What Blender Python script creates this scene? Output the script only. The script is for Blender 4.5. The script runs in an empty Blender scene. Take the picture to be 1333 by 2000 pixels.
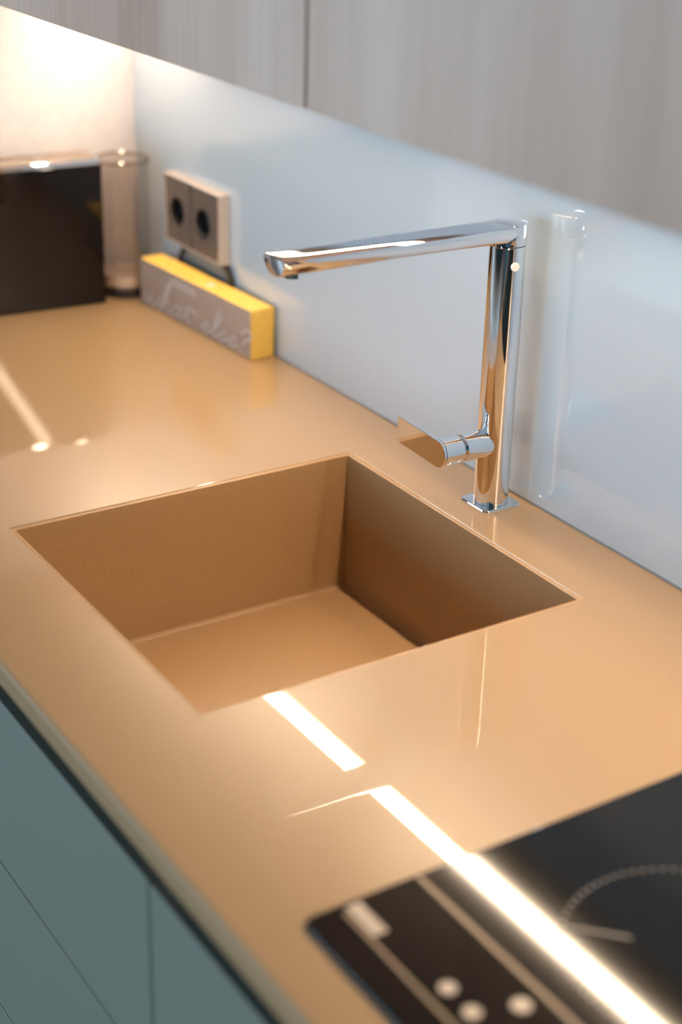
import bpy, bmesh, math, random
from mathutils import Vector, Matrix
random.seed(7)
S = bpy.context.scene
PI = math.pi

# ------------------------------------------------------------------ camera
cam_d = bpy.data.cameras.new('camera')
cam = bpy.data.objects.new('camera', cam_d)
S.collection.objects.link(cam)
S.camera = cam
CAM = Vector((1.3300, -1.0345, 0.7154))
YAW, PITCH, ROLL = 2.5639, -0.4337, 0.0269
fw = Vector((math.cos(PITCH)*math.cos(YAW), math.cos(PITCH)*math.sin(YAW), math.sin(PITCH)))
rt = fw.cross(Vector((0, 0, 1))).normalized()
up = rt.cross(fw)
r2 = math.cos(ROLL)*rt + math.sin(ROLL)*up
u2 = -math.sin(ROLL)*rt + math.cos(ROLL)*up
M = Matrix((r2, u2, -fw)).transposed().to_4x4()
M.translation = CAM
cam.matrix_world = M
cam_d.sensor_fit = 'HORIZONTAL'
cam_d.sensor_width = 24.0
cam_d.lens = 3132.3/1333*24.0
cam_d.clip_start = 0.02
cam_d.dof.use_dof = True
cam_d.dof.focus_distance = 1.66
cam_d.dof.aperture_fstop = 2.3

# ------------------------------------------------------------------ world and exposure
W = bpy.data.worlds.new('daylight')
S.world = W
W.use_nodes = True
wn = W.node_tree.nodes['Background']
wn.inputs[0].default_value = (0.62, 0.82, 1.0, 1)
wn.inputs[1].default_value = 9.0
S.view_settings.view_transform = 'Standard'
S.view_settings.look = 'None'
S.view_settings.exposure = 0.0
S.view_settings.gamma = 1.0
S.view_settings.use_curve_mapping = False
LED_COLOR = (1.0, 0.77, 0.54)
LED_STRENGTH = 126.0

# ------------------------------------------------------------------ layout numbers (metres, z = 0 is the worktop)
XL, XR = -0.843, 2.40            # end wall, right end of the run
YF = -0.620                      # worktop front
ZC = 0.4654                      # underside of the wall cabinets
YD = -0.350                      # front of the wall cabinets
FLOOR, CEIL = -0.92, 1.68
RY, RX, RL = -4.2, 2.75, -5.0               # room front wall, right wall

# ------------------------------------------------------------------ materials
def mat(name, color=(.8, .8, .8), rough=.5, metal=0., spec=.5, coat=0., coat_rough=.03, ior=1.5, coat_ior=1.5, build=None):
    m = bpy.data.materials.new(name)
    m.use_nodes = True
    nt = m.node_tree
    b = nt.nodes['Principled BSDF']
    b.inputs['Base Color'].default_value = (*color, 1)
    b.inputs['Roughness'].default_value = rough
    b.inputs['Metallic'].default_value = metal
    b.inputs['Specular IOR Level'].default_value = spec
    b.inputs['IOR'].default_value = ior
    b.inputs['Coat Weight'].default_value = coat
    b.inputs['Coat Roughness'].default_value = coat_rough
    b.inputs['Coat IOR'].default_value = coat_ior
    if build: build(nt, b)
    return m

def N(nt, kind, **kw):
    n = nt.nodes.new(kind)
    for k, v in kw.items(): setattr(n, k, v)
    return n

def speckle(scale, c0, c1, detail=3, bump=0, lo=.35, hi=.65, stretch=None):
    def f(nt, b):
        tc = N(nt, 'ShaderNodeTexCoord')
        src = tc.outputs['Object']
        if stretch:
            mp = N(nt, 'ShaderNodeMapping'); mp.inputs['Scale'].default_value = stretch
            nt.links.new(src, mp.inputs[0]); src = mp.outputs[0]
        nz = N(nt, 'ShaderNodeTexNoise'); nz.inputs['Scale'].default_value = scale; nz.inputs['Detail'].default_value = detail
        nt.links.new(src, nz.inputs['Vector'])
        cr = N(nt, 'ShaderNodeValToRGB')
        cr.color_ramp.elements[0].position = lo; cr.color_ramp.elements[1].position = hi
        cr.color_ramp.elements[0].color = (*c0, 1); cr.color_ramp.elements[1].color = (*c1, 1)
        nt.links.new(nz.outputs['Fac'], cr.inputs[0]); nt.links.new(cr.outputs[0], b.inputs['Base Color'])
        if bump:
            bp = N(nt, 'ShaderNodeBump'); bp.inputs['Strength'].default_value = bump; bp.inputs['Distance'].default_value = .001
            nt.links.new(nz.outputs['Fac'], bp.inputs['Height']); nt.links.new(bp.outputs[0], b.inputs['Normal'])
    return f

def wood(nt, b):
    # pale ash laminate, vertical grain: fine lines, wide planky bands, soft blotches
    tc = N(nt, 'ShaderNodeTexCoord')
    def noise(sc, stretch, det):
        mp = N(nt, 'ShaderNodeMapping'); mp.inputs['Scale'].default_value = stretch
        nt.links.new(tc.outputs['Object'], mp.inputs[0])
        nz = N(nt, 'ShaderNodeTexNoise'); nz.inputs['Scale'].default_value = sc; nz.inputs['Detail'].default_value = det
        nt.links.new(mp.outputs[0], nz.inputs['Vector']); return nz.outputs['Fac']
    fine = noise(1, (330, 330, 5), 4)
    wide = noise(1, (7, 7, .7), 3)
    r1 = N(nt, 'ShaderNodeValToRGB')
    r1.color_ramp.elements[0].position = .32; r1.color_ramp.elements[0].color = (.40, .262, .19, 1)
    r1.color_ramp.elements[1].position = .68; r1.color_ramp.elements[1].color = (.57, .42, .335, 1)
    nt.links.new(wide, r1.inputs[0])
    r2_ = N(nt, 'ShaderNodeValToRGB')
    r2_.color_ramp.elements[0].position = .3; r2_.color_ramp.elements[0].color = (.88, .86, .85, 1)
    r2_.color_ramp.elements[1].position = .62; r2_.color_ramp.elements[1].color = (1, 1, 1, 1)
    nt.links.new(fine, r2_.inputs[0])
    mx = N(nt, 'ShaderNodeMix', data_type='RGBA', blend_type='MULTIPLY')
    mx.inputs['Factor'].default_value = 1
    nt.links.new(r1.outputs[0], mx.inputs[6]); nt.links.new(r2_.outputs[0], mx.inputs[7])
    nt.links.new(mx.outputs[2], b.inputs['Base Color'])

def emit(name, color, strength):
    m = bpy.data.materials.new(name); m.use_nodes = True
    nt = m.node_tree; nt.nodes.remove(nt.nodes['Principled BSDF'])
    e = N(nt, 'ShaderNodeEmission'); e.inputs[0].default_value = (*color, 1); e.inputs[1].default_value = strength
    nt.links.new(e.outputs[0], nt.nodes['Material Output'].inputs[0]); return m

TAN = speckle(900, (.30, .190, .095), (.36, .235, .12), 2)
M_TOP = mat('tan_composite_polished', rough=.30, spec=.35, coat=.9, coat_rough=.025, build=TAN)
M_BASIN = mat('tan_composite_satin', rough=.45, spec=.8, build=speckle(900, (.31, .175, .072), (.37, .215, .09), 2))
M_CHROME = mat('chrome', (.93, .93, .94), .035, 1.)
M_SPLASH = mat('white_lacquered_glass', (.41, .485, .545), .25, coat=1., coat_rough=.015, coat_ior=2.1)
M_PLASTER = mat('white_plaster', (.80, .78, .76), .6, build=speckle(60, (.55, .525, .55), (.59, .565, .59), 4))
M_WOOD = mat('pale_ash_laminate', rough=.38, spec=.4, build=wood)
M_TEAL = mat('teal_grey_lacquer', (.15, .165, .138), .38, build=speckle(500, (.147, .161, .134), (.153, .169, .142), 2))
M_CARC = mat('brown_carcass', (.26, .14, .075), .5)
M_DARK = mat('black_recess', (.006, .006, .007), .6)
M_HOB = mat('black_ceramic_glass', (.005, .005, .005), .07, spec=.36)
M_PRINT = mat('pale_print', (.50, .41, .33), .4)
M_LINE = mat('bronze_print', (.22, .15, .085), .4)
M_RING = mat('grey_print', (.085, .08, .072), .4)
M_BLACKGLOSS = mat('black_gloss_plastic', (.002, .001, .0005), .03, spec=.40)
M_BLACK = mat('black_matt_plastic', (.012, .012, .012), .5)
M_STEEL = mat('champagne_steel', (.44, .36, .30), .32, .85)
M_STEELEDGE = mat('champagne_edge', (.66, .57, .49), .28, .6)
M_YELLOW = mat('yellow_card', (.80, .50, .09), .5, build=speckle(80, (.78, .48, .085), (.82, .52, .10), 2))
M_TAUPE = mat('taupe_card', (.36, .26, .20), .42)
M_WHITEINK = mat('white_ink', (.72, .64, .60), .5)
M_TOPPLATE = mat('taupe_metallic_plastic', (.24, .19, .155), .35, .3)
M_GREY = mat('blue_grey_plastic', (.13, .16, .18), .35)
M_SEAL = mat('grey_silicone', (.20, .22, .23), .4)
M_ALU = mat('anodised_aluminium', (.75, .73, .70), .4, .9)
M_LED = emit('warm_led_diffuser', LED_COLOR, LED_STRENGTH)
M_ROOM = mat('grey_room_paint', (.03, .085, .10), .7, build=speckle(40, (.027, .08, .095), (.033, .09, .105), 4))
M_FLOOR = mat('dark_oak_floor', rough=.4, build=speckle(1, (.10, .07, .05), (.17, .125, .09), 4, stretch=(3, 40, 40)))
M_CEIL = mat('white_ceiling', (.35, .35, .35), .8, build=speckle(50, (.34, .34, .34), (.36, .36, .36), 3))
M_FRAME = mat('grey_window_frame', (.10, .11, .115), .4)
def pane_mat(name='window_glass', tint=(1, 1, 1), ior=.04):
    m = bpy.data.materials.new(name); m.use_nodes = True
    nt = m.node_tree; nt.nodes.remove(nt.nodes['Principled BSDF'])
    t = N(nt, 'ShaderNodeBsdfTransparent'); g = N(nt, 'ShaderNodeBsdfGlossy'); g.inputs['Roughness'].default_value = .0
    lw = N(nt, 'ShaderNodeLayerWeight'); lw.inputs['Blend'].default_value = .5
    pw_ = N(nt, 'ShaderNodeMath', operation='POWER'); pw_.inputs[1].default_value = 3.5
    nt.links.new(lw.outputs['Facing'], pw_.inputs[0])
    f = N(nt, 'ShaderNodeMath', operation='MULTIPLY_ADD'); f.inputs[1].default_value = .55; f.inputs[2].default_value = ior
    nt.links.new(pw_.outputs[0], f.inputs[0])
    t.inputs[0].default_value = (*tint, 1)
    mx = N(nt, 'ShaderNodeMixShader')
    nt.links.new(f.outputs[0], mx.inputs[0]); nt.links.new(t.outputs[0], mx.inputs[1]); nt.links.new(g.outputs[0], mx.inputs[2])
    nt.links.new(mx.outputs[0], nt.nodes['Material Output'].inputs[0]); return m
M_PANE = pane_mat()
M_TANK = pane_mat('clear_tank_plastic', (.95, .93, .915), .07)
M_TANKRIM = pane_mat('tinted_tank_rim', (.72, .63, .56), .10)

# ------------------------------------------------------------------ helpers
def obj(name, bm, m, parent=None, smooth=False, sharp=35):
    bmesh.ops.recalc_face_normals(bm, faces=bm.faces)
    me = bpy.data.meshes.new(name); bm.to_mesh(me); bm.free()
    if smooth:
        me.shade_smooth()
        me.set_sharp_from_angle(angle=math.radians(sharp))
    me.materials.append(m)
    o = bpy.data.objects.new(name, me); S.collection.objects.link(o)
    if parent:
        o.parent = parent
        o.matrix_parent_inverse = Matrix.Translation(parent.location).inverted() if parent.rotation_euler.z == 0 else (Matrix.Translation(parent.location) @ parent.rotation_euler.to_matrix().to_4x4()).inverted()
    return o
def tag(o, label, cat, group=None):
    o['label'] = label; o['category'] = cat
    if group: o['group'] = group
    return o
def thing(name, label, cat, loc, group=None):
    o = bpy.data.objects.new(name, None); S.collection.objects.link(o)
    o.empty_display_size = .02; o.location = loc
    return tag(o, label, cat, group)
def struct(name, bm, m, parent=None):
    o = obj(name, bm, m, parent)
    if not parent: o['kind'] = 'structure'
    return o
def box(bm, x0, x1, y0, y1, z0, z1, bev=0, seg=2):
    r = bmesh.ops.create_cube(bm, size=1)
    vs = r['verts']
    for v in vs:
        v.co = Vector((x0 + (v.co.x+.5)*(x1-x0), y0 + (v.co.y+.5)*(y1-y0), z0 + (v.co.z+.5)*(z1-z0)))
    if bev:
        es = {e for v in vs for e in v.link_edges}
        bmesh.ops.bevel(bm, geom=list(es), offset=bev, segments=seg, affect='EDGES', profile=.5)
    return bm
def bx(*a, **k): return box(bmesh.new(), *a, **k)
def skin(bm, loops, close_u=True, cap=(True, True)):
    rows = [[bm.verts.new(p) for p in lp] for lp in loops]
    n = len(rows[0])
    for a, b in zip(rows, rows[1:]):
        for i in range(n if close_u else n-1):
            bm.faces.new((a[i], a[(i+1) % n], b[(i+1) % n], b[i]))
    if cap[0]: bm.faces.new(list(reversed(rows[0])))
    if cap[1]: bm.faces.new(rows[-1])
    return bm
def lathe(prof, n=48, mt=None, cap=(True, True), bm=None):
    bm = bm or bmesh.new()
    loops = [[Vector((r*math.cos(2*PI*i/n), r*math.sin(2*PI*i/n), z)) for i in range(n)] for r, z in prof]
    if mt: loops = [[mt @ p for p in lp] for lp in loops]
    return skin(bm, loops, cap=cap)
def rrect(hx, hy, r, n=12):
    pts = []
    for cx, cy, a0 in ((hx-r, hy-r, 0), (-hx+r, hy-r, 90), (-hx+r, -hy+r, 180), (hx-r, -hy+r, 270)):
        for k in range(n+1):
            a = math.radians(a0 + 90*k/n); pts.append((cx + r*math.cos(a), cy + r*math.sin(a)))
    return pts
def ring_slab(bm, hx, hy, r, z0, z1, bev, cx=0, cy=0, bevb=0):
    def lp(d, z): return [Vector((cx+x, cy+y, z)) for x, y in rrect(hx-d, hy-d, max(r-d, .0005))]
    L = [lp(bevb, z0)]
    if bevb: L.append(lp(0, z0+bevb))
    L += [lp(0, z1-bev), lp(bev*.3, z1-bev*.3), lp(bev, z1)]
    return skin(bm, L)
def T(x, y, z): return Matrix.Translation((x, y, z))
AX_Y = Matrix.Rotation(PI/2, 4, 'X')      # local z -> -y

# ------------------------------------------------------------------ the room
struct('floor', bx(RL-.2, RX+.2, RY-.2, .2, FLOOR-.1, FLOOR), M_FLOOR)
struct('ceiling', bx(RL-.2, RX+.2, RY-.2, .2, CEIL, CEIL+.1), M_CEIL)
struct('wall_back', bx(RL-.1, RX+.1, .008, .16, FLOOR, CEIL), M_PLASTER)
struct('wall_left', bx(XL-.14, XL, -.72, .008, FLOOR, CEIL), M_PLASTER)        # stub wall the run ends against
struct('wall_far_left', bx(RL-.14, RL, RY, .008, FLOOR, CEIL), M_PLASTER)
struct('wall_right', bx(RX, RX+.14, RY, .008, FLOOR, CEIL), M_ROOM)
WX0, WX1, WZ0, WZ1 = -4.6, 2.2, -.55, .95
wf = bmesh.new()
box(wf, RL-.14, WX0, RY-.16, RY, FLOOR, CEIL); box(wf, WX1, RX+.14, RY-.16, RY, FLOOR, CEIL)
box(wf, WX0, WX1, RY-.16, RY, FLOOR, WZ0); box(wf, WX0, WX1, RY-.16, RY, WZ1, CEIL)
struct('wall_front', wf, M_ROOM)
win = bpy.data.objects.new('window_1', None); S.collection.objects.link(win); win.location = ((WX0+WX1)/2, RY-.08, WZ0); win['kind'] = 'structure'
fr = bmesh.new()
NP = 5; pw = (WX1-WX0)/NP
for k in range(NP+1):
    xk = WX0 + pw*k
    box(fr, max(xk-.03, WX0), min(xk+.03, WX1), RY-.11, RY-.05, WZ0, WZ1)
    if k < NP:
        for z0, z1 in ((WZ0, WZ0+.06), (WZ1-.06, WZ1)): box(fr, max(xk+.03, WX0), xk+pw-.03, RY-.11, RY-.05, z0, z1)
        obj('pane', bx(xk+.032, xk+pw-.032, RY-.084, RY-.078, WZ0+.062, WZ1-.062), M_PANE, win)
obj('window_frame', fr, M_FRAME, win)
pl = bpy.data.lights.new('window_portal', 'AREA'); pl.shape = 'RECTANGLE'; pl.size = WX1-WX0; pl.size_y = WZ1-WZ0
pl.cycles.is_portal = True
plo = bpy.data.objects.new('window_portal', pl); S.collection.objects.link(plo)
plo.location = ((WX0+WX1)/2, RY-.155, (WZ0+WZ1)/2); plo.rotation_euler = (PI/2, 0, 0)

# ------------------------------------------------------------------ glass splashback
sp = thing('splashback', 'pale blue-white glossy glass splashback behind the tap', 'splashback', (.4, .003, .003))
obj('glass_panel', bx(XL+.001, XR, 0, .006, .0028, ZC), M_SPLASH, sp)
obj('seal', bx(XL+.001, XR, -.0006, .006, .0002, .0026), M_SEAL, sp)

# ------------------------------------------------------------------ worktop with the sink cut-out
SX0, SX1, SY0, SY1, SD = -.0939, .3135, -.5047, -.0988, .1693
def rl(d, z, x0, x1, y0, y1): return [Vector(p) for p in ((x0-d, y0-d, z), (x1+d, y0-d, z), (x1+d, y1+d, z), (x0-d, y1+d, z))]
O = (XL+.001, XR, YF, .006); I = (SX0, SX1, SY0, SY1); TH = -.022
wb = bmesh.new()
loops = [rl(0, TH, *O), rl(0, -.004, *O), rl(-.0012, -.0012, *O), rl(-.004, 0, *O), rl(.0056, 0, *I), rl(.0048, -.0004, *I), rl(.0045, -.0012, *I), rl(.0045, TH, *I)]
skin(wb, loops + [loops[0]], cap=(False, False)); bmesh.ops.remove_doubles(wb, verts=wb.verts, dist=1e-6)
wt = obj('worktop', wb, M_TOP)
tag(wt, 'glossy tan composite worktop with a square sink cut-out', 'worktop')
bb = bmesh.new(); t = .012
loops = [rl(.0044, -.0012, *I), rl(.0044, TH-.0003, *I), rl(t, TH-.0003, *I), rl(t, -SD-t, *I)]
lo = [rl(.0010, -.0010, *I), rl(.0003, -.0013, *I), rl(0, -.0020, *I), rl(0, -SD+.004, *I), rl(-.0012, -SD+.0012, *I), rl(-.004, -SD, *I)]
skin(bb, loops[::-1] + lo, cap=(True, True))
bas = obj('sink_basin', bb, M_BASIN)
tag(bas, 'square tan sink basin sunk into the worktop', 'sink')

# ------------------------------------------------------------------ tap
FX, FY = .0965, -.0385
tap = thing('kitchen_tap', 'tall polished chrome mixer tap with flat square spout behind the sink', 'tap', (FX, FY, 0))
b = bmesh.new(); ring_slab(b, .0245, .0245, .007, 0, .0045, .0015, FX, FY)
obj('base_plate', b, M_CHROME, tap, True, 10)
CR, ZT = .0188, .310
obj('column', lathe([(CR, .0047), (CR, .2862), (CR-.0006, .2868)], 64, T(FX, FY, 0)), M_CHROME, tap, True)
# spout: flat top, rounded belly, swept toward the room; round head over the column
w, h, tipy = .0188, .0195, -.3115
def sprof(y, s=1., e=.6):
    pts = []
    for k in range(33):
        a = PI*k/32
        c, s_ = math.cos(a), math.sin(a)
        pts.append(Vector((FX + s*w*math.copysign(abs(c)**e, c), y, ZT - .0022 - (h-.0022)*s*(abs(s_)**(e+.08)))))
    for k in range(1, 12):
        q = -1 + 2*k/12
        pts.append(Vector((FX + s*w*q, y, ZT - .0022 + s*.0022*(1-abs(q)**6))))
    return pts
sb = bmesh.new()
skin(sb, [sprof(FY + (tipy+.0015-FY)*k/8, 1., .55+.33*k/8) for k in range(9)] + [sprof(tipy+.0004, .975, .88), sprof(tipy, .92, .88)])
lathe([(CR-.0006, .2875), (CR, .2881), (CR, ZT-.003), (CR-.0008, ZT-.001), (CR-.0025, ZT), (.002, ZT+.0002)], 64, T(FX, FY, 0), bm=sb)
spo = obj('spout', sb, M_CHROME, tap, True)
obj('aerator', lathe([(.0105, ZT-h-.0025), (.0115, ZT-h-.002), (.0115, ZT-h+.003)], 32, T(FX, tipy+.021, 0)), M_CHROME, tap, True)
HZ, HR = .0735, .0148
hm = T(FX, 0, HZ) @ AX_Y
obj('handle_hub', lathe([(HR-.002, .040), (HR, .050), (HR, .0828), (HR-.0007, .0835)], 48, hm), M_CHROME, tap, True)
obj('hub_ring', lathe([(HR-.0028, .083), (HR-.0028, .0875)], 48, hm), M_CHROME, tap, True)
obj('handle_collar', lathe([(HR-.0007, .0868), (HR, .0875), (HR, .1105)], 48, hm), M_CHROME, tap, True)
# blade lever: hub outline drawn out to a thin flat blade toward the left
def lev(y, g=0):
    p = []
    for k in range(25):
        a = -PI/2 + PI*k/24
        p.append(Vector((FX + (HR-g)*math.cos(a), y, HZ + (HR-g)*math.sin(a))))
    for q in range(1, 6):
        u = q/5
        p.append(Vector((FX - (.0695-g)*u, y - .002*u, HZ + HR - g + .0040*u)))
    p.append(Vector((FX - (.0695-g), y - .002, HZ - HR + g + .0045)))
    for q in range(4, 0, -1):
        u = q/5
        p.append(Vector((FX - (.0695-g)*u, y - .002*u, HZ - HR + g + .0045*u)))
    return p
obj('lever', skin(bmesh.new(), [lev(-.1108, .0004), lev(-.1112), lev(-.1136), lev(-.1140, .0004)]), M_CHROME, tap, True)
cm = T(FX, FY, .268) @ Matrix.Rotation(math.radians(-12), 4, 'Z') @ Matrix.Rotation(PI/2, 4, 'Y')
cp = obj('button_cap', lathe([(.0046, CR-.003), (.0046, CR+.0006), (.0041, CR+.0010)], 32, cm), mat('cap_painted_reflection', (.86, .82, .76), .25, .3), tap, True)  # chrome cap; the lit wall it mirrors is painted in as pale colour
cp['label'] = 'small round chrome button on the column, painted with a pale reflection'

# ------------------------------------------------------------------ hob
HX0, HX1, HY0, HY1 = .5856, 1.36, -.574, -.062
hob = thing('hob', 'black glass induction hob set in the worktop right of the sink', 'hob', ((HX0+HX1)/2, (HY0+HY1)/2, 0))
b = bmesh.new(); ring_slab(b, (HX1-HX0)/2, (HY1-HY0)/2, .010, .0002, .0035, .0022, (HX0+HX1)/2, (HY0+HY1)/2)
obj('glass_plate', b, M_HOB, hob, True, 10)
HT = .0035
b = bx(HX0+.004, HX1-.004, -.4795, -.4755, HT, HT+.0003); o = obj('panel_line', b, M_LINE, hob)
b = bx(HX0+.010, HX1-.010, -.5455, -.5425, HT, HT+.0003); o = obj('panel_line', b, M_LINE, hob)
b = bmesh.new()
xx = .5915
for wd in (.0062, .0052, .0048, .0050, .0052, .0045):       # too blurred to read: six upright white characters
    box(b, xx, xx+wd, -.5405, -.5285, HT, HT+.0003); xx += wd+.0008
o = obj('lettering', b, M_PRINT, hob); o['label'] = 'white lettering on the hob corner'
for x, y, r in ((.6930, -.5270, .0062), (.7300, -.4960, .0068), (.7190, -.5270, .0062)):
    o = obj('touch_mark', lathe([(r, HT), (r, HT+.0003)], 24, T(x, y, 0)), M_PRINT, hob)
b = bmesh.new(); RC, RR = (.7480, -.3650), .0880
for k in range(72):
    a = 2*PI*k/72
    lathe([(.0016, HT), (.0016, HT+.0002)], 8, T(RC[0]+RR*math.cos(a), RC[1]+RR*math.sin(a), 0), bm=b)
o = obj('zone_ring', b, M_RING, hob); o['kind'] = 'stuff'
b = bmesh.new()
for a in range(4):
    box(b, -.0230, .0230, -.0012, .0012, HT, HT+.0002) if a == 0 else None
bmesh.ops.transform(b, matrix=T(.7005, -.4070, 0) @ Matrix.Rotation(math.radians(44), 4, 'Z'), verts=b.verts)
obj('zone_mark', b, M_RING, hob)

# ------------------------------------------------------------------ base cabinets
YC = -.610
def base_unit(x0, x1, rows, label):
    u = thing('base_cabinet', label, 'cabinet', ((x0+x1)/2, -.30, FLOOR), 'teal base cabinets')
    cb = bmesh.new(); t = .018
    ztop = -.024
    box(cb, x0, x0+t, YC+.021, -.012, FLOOR+.10, ztop); box(cb, x1-t, x1, YC+.021, -.012, FLOOR+.10, ztop)
    box(cb, x0+t, x1-t, YC+.021, -.012, FLOOR+.10, FLOOR+.118); box(cb, x0+t, x1-t, -.030, -.012, FLOOR+.118, ztop)
    obj('carcass', cb, M_CARC, u)
    obj('grip_channel', bx(x0+t+.001, x1-t-.001, YC+.030, YC+.045, -.075, ztop), M_DARK, u)
    for z0, z1 in rows:
        obj('drawer_front' if len(rows) > 1 else 'door', bx(x0+.0015, x1-.0015, YC, YC+.020, z0, z1, bev=.0012), M_TEAL, u)
    obj('plinth', bx(x0+.0005, x1-.0005, YC+.06, YC+.075, FLOOR, FLOOR+.0995), M_TEAL, u)
JX = .4225
base_unit(JX-.600, JX, ((-.2600, -.0605), (-.4660, -.2630), (FLOOR+.103, -.4690)), 'teal base cabinet with stacked handleless drawers under the sink')
base_unit(JX, JX+.900, ((FLOOR+.103, -.0605),), 'teal base cabinet with one plain front under the hob')
base_unit(XL+.003, JX-.600, ((FLOOR+.103, -.0605),), 'teal base cabinet in the far left corner, beyond the drawers')
base_unit(JX+.900, XR, ((FLOOR+.103, -.0605),), 'teal base cabinet right of the hob, at the end of the run')

# ------------------------------------------------------------------ wall cabinets and LED strip
def wall_unit(x0, x1, label):
    u = thing('wall_cabinet', label, 'cabinet', ((x0+x1)/2, -.17, ZC), 'ash wall cabinets')
    obj('carcass', bx(x0+.0005, x1-.0005, YD+.021, -.001, ZC+.0005, ZC+.80), M_WOOD, u)
    obj('door', bx(x0+.002, x1-.002, YD, YD+.020, ZC, ZC+.80, bev=.001), M_WOOD, u)
UX = .2108
wall_unit(XL+.003, UX, 'pale ash wall cabinet at upper left above the sockets')
wall_unit(UX, UX+.90, 'pale ash wall cabinet at upper right above the tap')
wall_unit(UX+.90, XR, 'pale ash wall cabinet right of the hob, at the end of the run')
LY, LZ, LW = -.066, ZC-.0140, .0175           # tilt toward the room added to keep LED light off the splashback
led = thing('led_strip_light', 'warm white LED strip under the wall cabinets', 'light', (.7, LY, ZC))
LM = T(0, LY, LZ) @ Matrix.Rotation(math.radians(-16), 4, 'X')
b = bmesh.new()
for y0, y1, z0, z1 in ((LW/2+.0002, LW/2+.0016, -.0150, .0045), (-LW/2-.0016, -LW/2-.0002, -.0015, .0045), (-LW/2-.0002, LW/2+.0002, .0030, .0045)):
    box(b, XL+(.17 if z0 < -.01 else .01), XR-.01, y0, y1, z0, z1)   # rear lip added to shade the splashback, cut short to light the corner
bmesh.ops.transform(b, matrix=LM, verts=b.verts)
obj('channel_with_shade_lip', b, M_ALU, led)
b = bx(XL+.012, XR-.012, -LW/2, LW/2, -.0006, .0006)
bmesh.ops.transform(b, matrix=LM, verts=b.verts)
obj('diffuser', b, M_LED, led)

# ------------------------------------------------------------------ double socket on the splashback
sk = thing('double_socket', 'brushed champagne steel double socket on the splashback', 'socket', (-.635, -.001, .096))
ox0, ox1, oz0, oz1, od = -.7125, -.5560, .0965, .1875, .0170
holes = ((-.6760, .1415), (-.5990, .1415))
def plate_with_holes():
    bm = bmesh.new(); n = 32
    mid = (ox0+ox1)/2
    for (cx, cz), (a0, a1) in zip(holes, ((ox0, mid), (mid, ox1))):
        outer, inner, deep = [], [], []
        for i in range(n):
            a = 2*PI*i/n; c, s = math.cos(a), math.sin(a)
            t = min(((a1-cx) if c > 0 else (cx-a0))/max(abs(c), 1e-6), ((oz1-cz) if s > 0 else (cz-oz0))/max(abs(s), 1e-6))
            outer.append(Vector((cx+c*t, -od, cz+s*t))); inner.append(Vector((cx+c*.0195, -od, cz+s*.0195)))
        skin(bm, [outer, inner], cap=(False, False))
    return bm
obj('face_plate', plate_with_holes(), M_STEEL, sk)
b = bmesh.new()
def fr_loop(d, y): return [Vector((ox0-d, y, oz0-d)), Vector((ox1+d, y, oz0-d)), Vector((ox1+d, y, oz1+d)), Vector((ox0-d, y, oz1+d))]
skin(b, [fr_loop(0, -od+.0004), fr_loop(.0005, -od-.0006), fr_loop(.0022, -od-.0006), fr_loop(.0030, -od+.0012), fr_loop(.0030, -.0004), fr_loop(.0, -.0004)], cap=(False, False))
obj('surround', b, M_STEELEDGE, sk)
obj('divider', bx((ox0+ox1)/2-.0006, (ox0+ox1)/2+.0006, -od-.0003, -od+.0002, oz0, oz1), M_BLACK, sk)
for cx, cz in holes:
    mt = T(cx, 0, cz) @ AX_Y
    ins = obj('socket_well', lathe([(.0195, od), (.0205, od+.0006), (.0192, od+.0006), (.0185, .0025), (.0005, .0020)], 32, mt, cap=(False, True)), M_BLACK, sk, True)
    for dx in (-.0095, .0095):
        obj('contact_hole', lathe([(.0026, .0028), (.0026, .0034)], 12, T(cx+dx, 0, cz) @ AX_Y), M_GREY, ins)
    for dz in (-.0172, .0172):
        obj('earth_clip', bx(cx-.0025, cx+.0025, -.0130, -.0030, cz+dz-.0012, cz+dz+.0012), M_STEEL, ins)

# ------------------------------------------------------------------ oval dish leaning on the glass behind the box
dish = thing('oval_dish', 'black rimmed blue-grey oval dish peeking from behind the yellow box', 'dish', (-.615, -.006, 0))
def sup(a, b_, y, n=48, e=2.5, cz=.0535, cx=-.6150):
    return [Vector((cx + a*math.copysign(abs(math.cos(2*PI*i/n))**(2/e), math.cos(2*PI*i/n)), y, cz + b_*1.06*math.copysign(abs(math.sin(2*PI*i/n))**(2/e), math.sin(2*PI*i/n)))) for i in range(n)]
obj('rim', skin(bmesh.new(), [sup(.0740, .0435, -.0018), sup(.080, .0500, -.0018), sup(.080, .0500, -.0072), sup(.0715, .0410, -.0072), sup(.0715, .0410, -.0045)], cap=(False, False)), M_BLACK, dish, True)
obj('face', skin(bmesh.new(), [sup(.0713, .0408, -.0022), sup(.0713, .0408, -.0052), sup(.06, .033, -.0046)]), M_GREY, dish, True)

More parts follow.
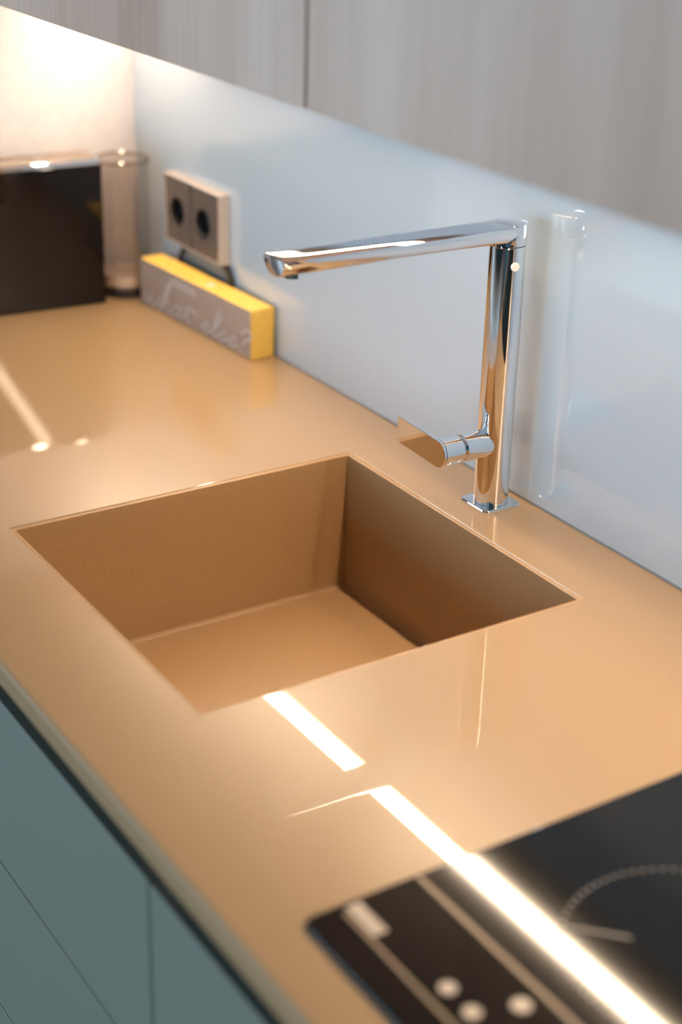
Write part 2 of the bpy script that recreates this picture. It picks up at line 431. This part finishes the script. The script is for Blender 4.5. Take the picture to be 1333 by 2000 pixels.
# ------------------------------------------------------------------ long yellow box with script
BA = math.atan2(.015, .296)
bxo = thing('gift_box', 'long yellow card box with a taupe script-printed front', 'box', (-.424, -.0405, 0))
L, Dp, Hh = .298, .0365, .0690
BM = T(-.424, -.0405, 0) @ Matrix.Rotation(BA, 4, 'Z')
def bput(name, bm, m, par=bxo, smooth=False):
    bmesh.ops.transform(bm, matrix=BM, verts=bm.verts)
    return obj(name, bm, m, par, smooth)
bput('carton', bx(-L, 0, .0006, Dp, .0005, Hh, bev=.0008), M_YELLOW)
sl = bput('front_panel', bx(-L+.0008, -.0010, 0, .0006, .0015, Hh-.0008), M_TAUPE); sl['label'] = 'taupe printed front'
bput('seal_dot', lathe([(.0065, Hh), (.0065, Hh+.0004)], 24, T(-.128, Dp*.45, 0)), M_WHITEINK)
def ribbon(bm, pts, wd, y):
    for (x0, z0), (x1, z1) in zip(pts, pts[1:]):
        d = Vector((x1-x0, z1-z0)); l = d.length
        if l < 1e-6: continue
        d /= l; nx, nz = -d.y*wd/2, d.x*wd/2; ex, ez = d.x*wd*.3, d.y*wd*.3
        q = [bm.verts.new((px, y, pz)) for px, pz in ((x0-ex+nx, z0-ez+nz), (x0-ex-nx, z0-ez-nz), (x1+ex-nx, z1+ez-nz), (x1+ex+nx, z1+ez+nz))]
        bm.faces.new(q)
def sm(pts, n=6):      # Catmull-Rom through the stroke's points
    out = []
    P = [pts[0]] + list(pts) + [pts[-1]]
    for i in range(1, len(P)-2):
        for k in range(n):
            t = k/n; r = []
            for c in (0, 1):
                p0, p1, p2, p3 = P[i-1][c], P[i][c], P[i+1][c], P[i+2][c]
                r.append(.5*(2*p1+(p2-p0)*t+(2*p0-5*p1+4*p2-p3)*t*t+(3*p1-p0-3*p2+p3)*t**3))
            out.append(tuple(r))
    out.append(pts[-1]); return out
# pen strokes, unit = x-height; slanted connected hand "what else?"
GL = {
 'w': ([[(0, .9), (.1, .3), (.3, 0), (.55, .5), (.62, .95), (.68, .3), (.9, 0), (1.2, .5), (1.25, 1), (1.45, .8)]], 1.45),
 'h': ([[(0, .1), (.35, 1.2), (.5, 2.6), (.38, 2.8), (.25, 2), (.15, 0), (.35, .8), (.6, 1), (.7, .7), (.68, .15), (.85, 0), (1.05, .3)]], 1.0),
 'a': ([[(.75, .85), (.45, 1), (.1, .6), (.15, .1), (.45, .05), (.75, .8), (.72, .2), (.85, 0), (1.05, .3)]], 1.0),
 't': ([[(0, .2), (.35, 1.1), (.45, 1.9), (.3, .5), (.4, 0), (.65, .2)], [(.0, 1.25), (.9, 1.4)]], .8),
 'e': ([[(0, .3), (.5, .55), (.6, .9), (.4, 1), (.15, .6), (.25, .05), (.55, .05), (.85, .4)]], .8),
 'l': ([[(0, .3), (.4, 1.3), (.5, 2.5), (.35, 2.7), (.22, 1.9), (.2, .3), (.35, 0), (.6, .3)]], .6),
 's': ([[(0, .2), (.35, .8), (.42, 1.05), (.55, .5), (.45, .05), (.15, .05)], [(.45, .05), (.8, .3)]], .75),
 '?': ([[(.1, 1.6), (.3, 2.1), (.7, 2.1), (.8, 1.6), (.45, 1.1), (.35, .6)], [(.3, .12), (.34, .0)]], .9),
 ' ': ([], .75)}
b = bmesh.new(); cx = -L+.008; u = .0145
adv = sum(GL[c][1] for c in 'what else?'); ux = (L-.014)/(adv)
for c in 'what else?':
    st, ad = GL[c]
    for s in st:
        ribbon(b, sm([(cx + (x + .18*z)*ux, .008 + z*u*1.02) for x, z in s]), .0030, -.0003)
    cx += ad*ux
o = bput('script_lettering', b, M_WHITEINK); o['label'] = 'white handwritten lettering'
fc = bpy.data.curves.new('t', 'FONT'); fc.body = 'NESPRESSO.'; fc.size = .0145; fc.resolution_u = 3
fo = bpy.data.objects.new('t', fc); S.collection.objects.link(fo)
bpy.context.view_layer.update()
me = fo.to_mesh(); b = bmesh.new(); b.from_mesh(me); fo.to_mesh_clear()
bpy.data.objects.remove(fo); bpy.data.curves.remove(fc)
ws = max(v.co.x for v in b.verts) - min(v.co.x for v in b.verts)
bmesh.ops.transform(b, matrix=T(-.212, -.0003, .0505) @ Matrix.Rotation(PI/2, 4, 'X') @ Matrix.Scale(.072/ws, 4, (1, 0, 0)), verts=b.verts)
o = bput('small_lettering', b, M_WHITEINK); o['label'] = 'small white capitals'

# ------------------------------------------------------------------ coffee machine with a clear tank, in the corner
cmx0, cmx1, cmy0, cmy1, cz1 = -.7970, -.7435, -.50, -.101, .2120
cfm = thing('coffee_machine', 'glossy black coffee machine in the corner with a clear round water tank', 'coffee machine', (-.785, -.3, 0))
obj('body', bx(cmx0, cmx1-.003, cmy0, cmy1-.001, .004, cz1-.010, bev=.003), M_BLACK, cfm)
obj('side_panel', bx(cmx1-.0028, cmx1, cmy0, cmy1, .0015, cz1-.0085, bev=.0006), M_BLACKGLOSS, cfm)
obj('side_panel', bx(cmx0-.003, cmx0-.0002, cmy0, cmy1, .0015, cz1-.0085, bev=.0006), M_BLACKGLOSS, cfm)
b = bmesh.new(); ring_slab(b, (cmx1-cmx0)/2, (cmy1-cmy0)/2, .006, cz1-.0083, cz1, .0022, (cmx0+cmx1)/2, (cmy0+cmy1)/2)
obj('chrome_trim', b, M_CHROME, cfm, True, 10)
b = bmesh.new(); ring_slab(b, (cmx1-cmx0)/2-.007, (cmy1-cmy0)/2-.006, .004, cz1, cz1+.0022, .001, (cmx0+cmx1)/2-.002, (cmy0+cmy1)/2)
tp = obj('top_plate', b, M_TOPPLATE, cfm, True, 10)
obj('badge', bx(-.785, -.762, -.1900, -.1830, cz1+.0022, cz1+.0028), M_CHROME, tp)
TKX, TKY, TR = -.7830, -.0560, .0385
tk = obj('water_tank', lathe([(TR-.003, .034), (TR, .036), (TR, .196), (TR-.0022, .196), (TR-.0022, .040), (.001, .040)], 48, T(TKX, TKY, 0), cap=(True, True)), M_TANK, cfm, True)
obj('tank_rim', lathe([(TR-.002, .1962), (TR+.0015, .1962), (TR+.0015, .2005), (TR-.0005, .2020), (TR-.002, .2005)], 48, T(TKX, TKY, 0), cap=(False, False)), M_TANKRIM, tk, True)
obj('tank_base', lathe([(TR-.004, 0.0005), (TR-.004, .012), (TR-.008, .0125)], 48, T(TKX, TKY, 0)), M_BLACK, tk, True)
obj('tank_foot', lathe([(TR-.008, .0127), (TR-.003, .018), (TR-.003, .0335), (TR-.006, .0338)], 48, T(TKX, TKY, 0)), mat('smoked_clear_foot', (.45, .34, .27), .15), tk, True)

bpy.context.view_layer.update()
cfm.matrix_world = T(cmx1, cmy1, 0) @ Matrix.Rotation(math.radians(-4.4), 4, 'Z') @ T(-cmx1, -cmy1, 0) @ cfm.matrix_world
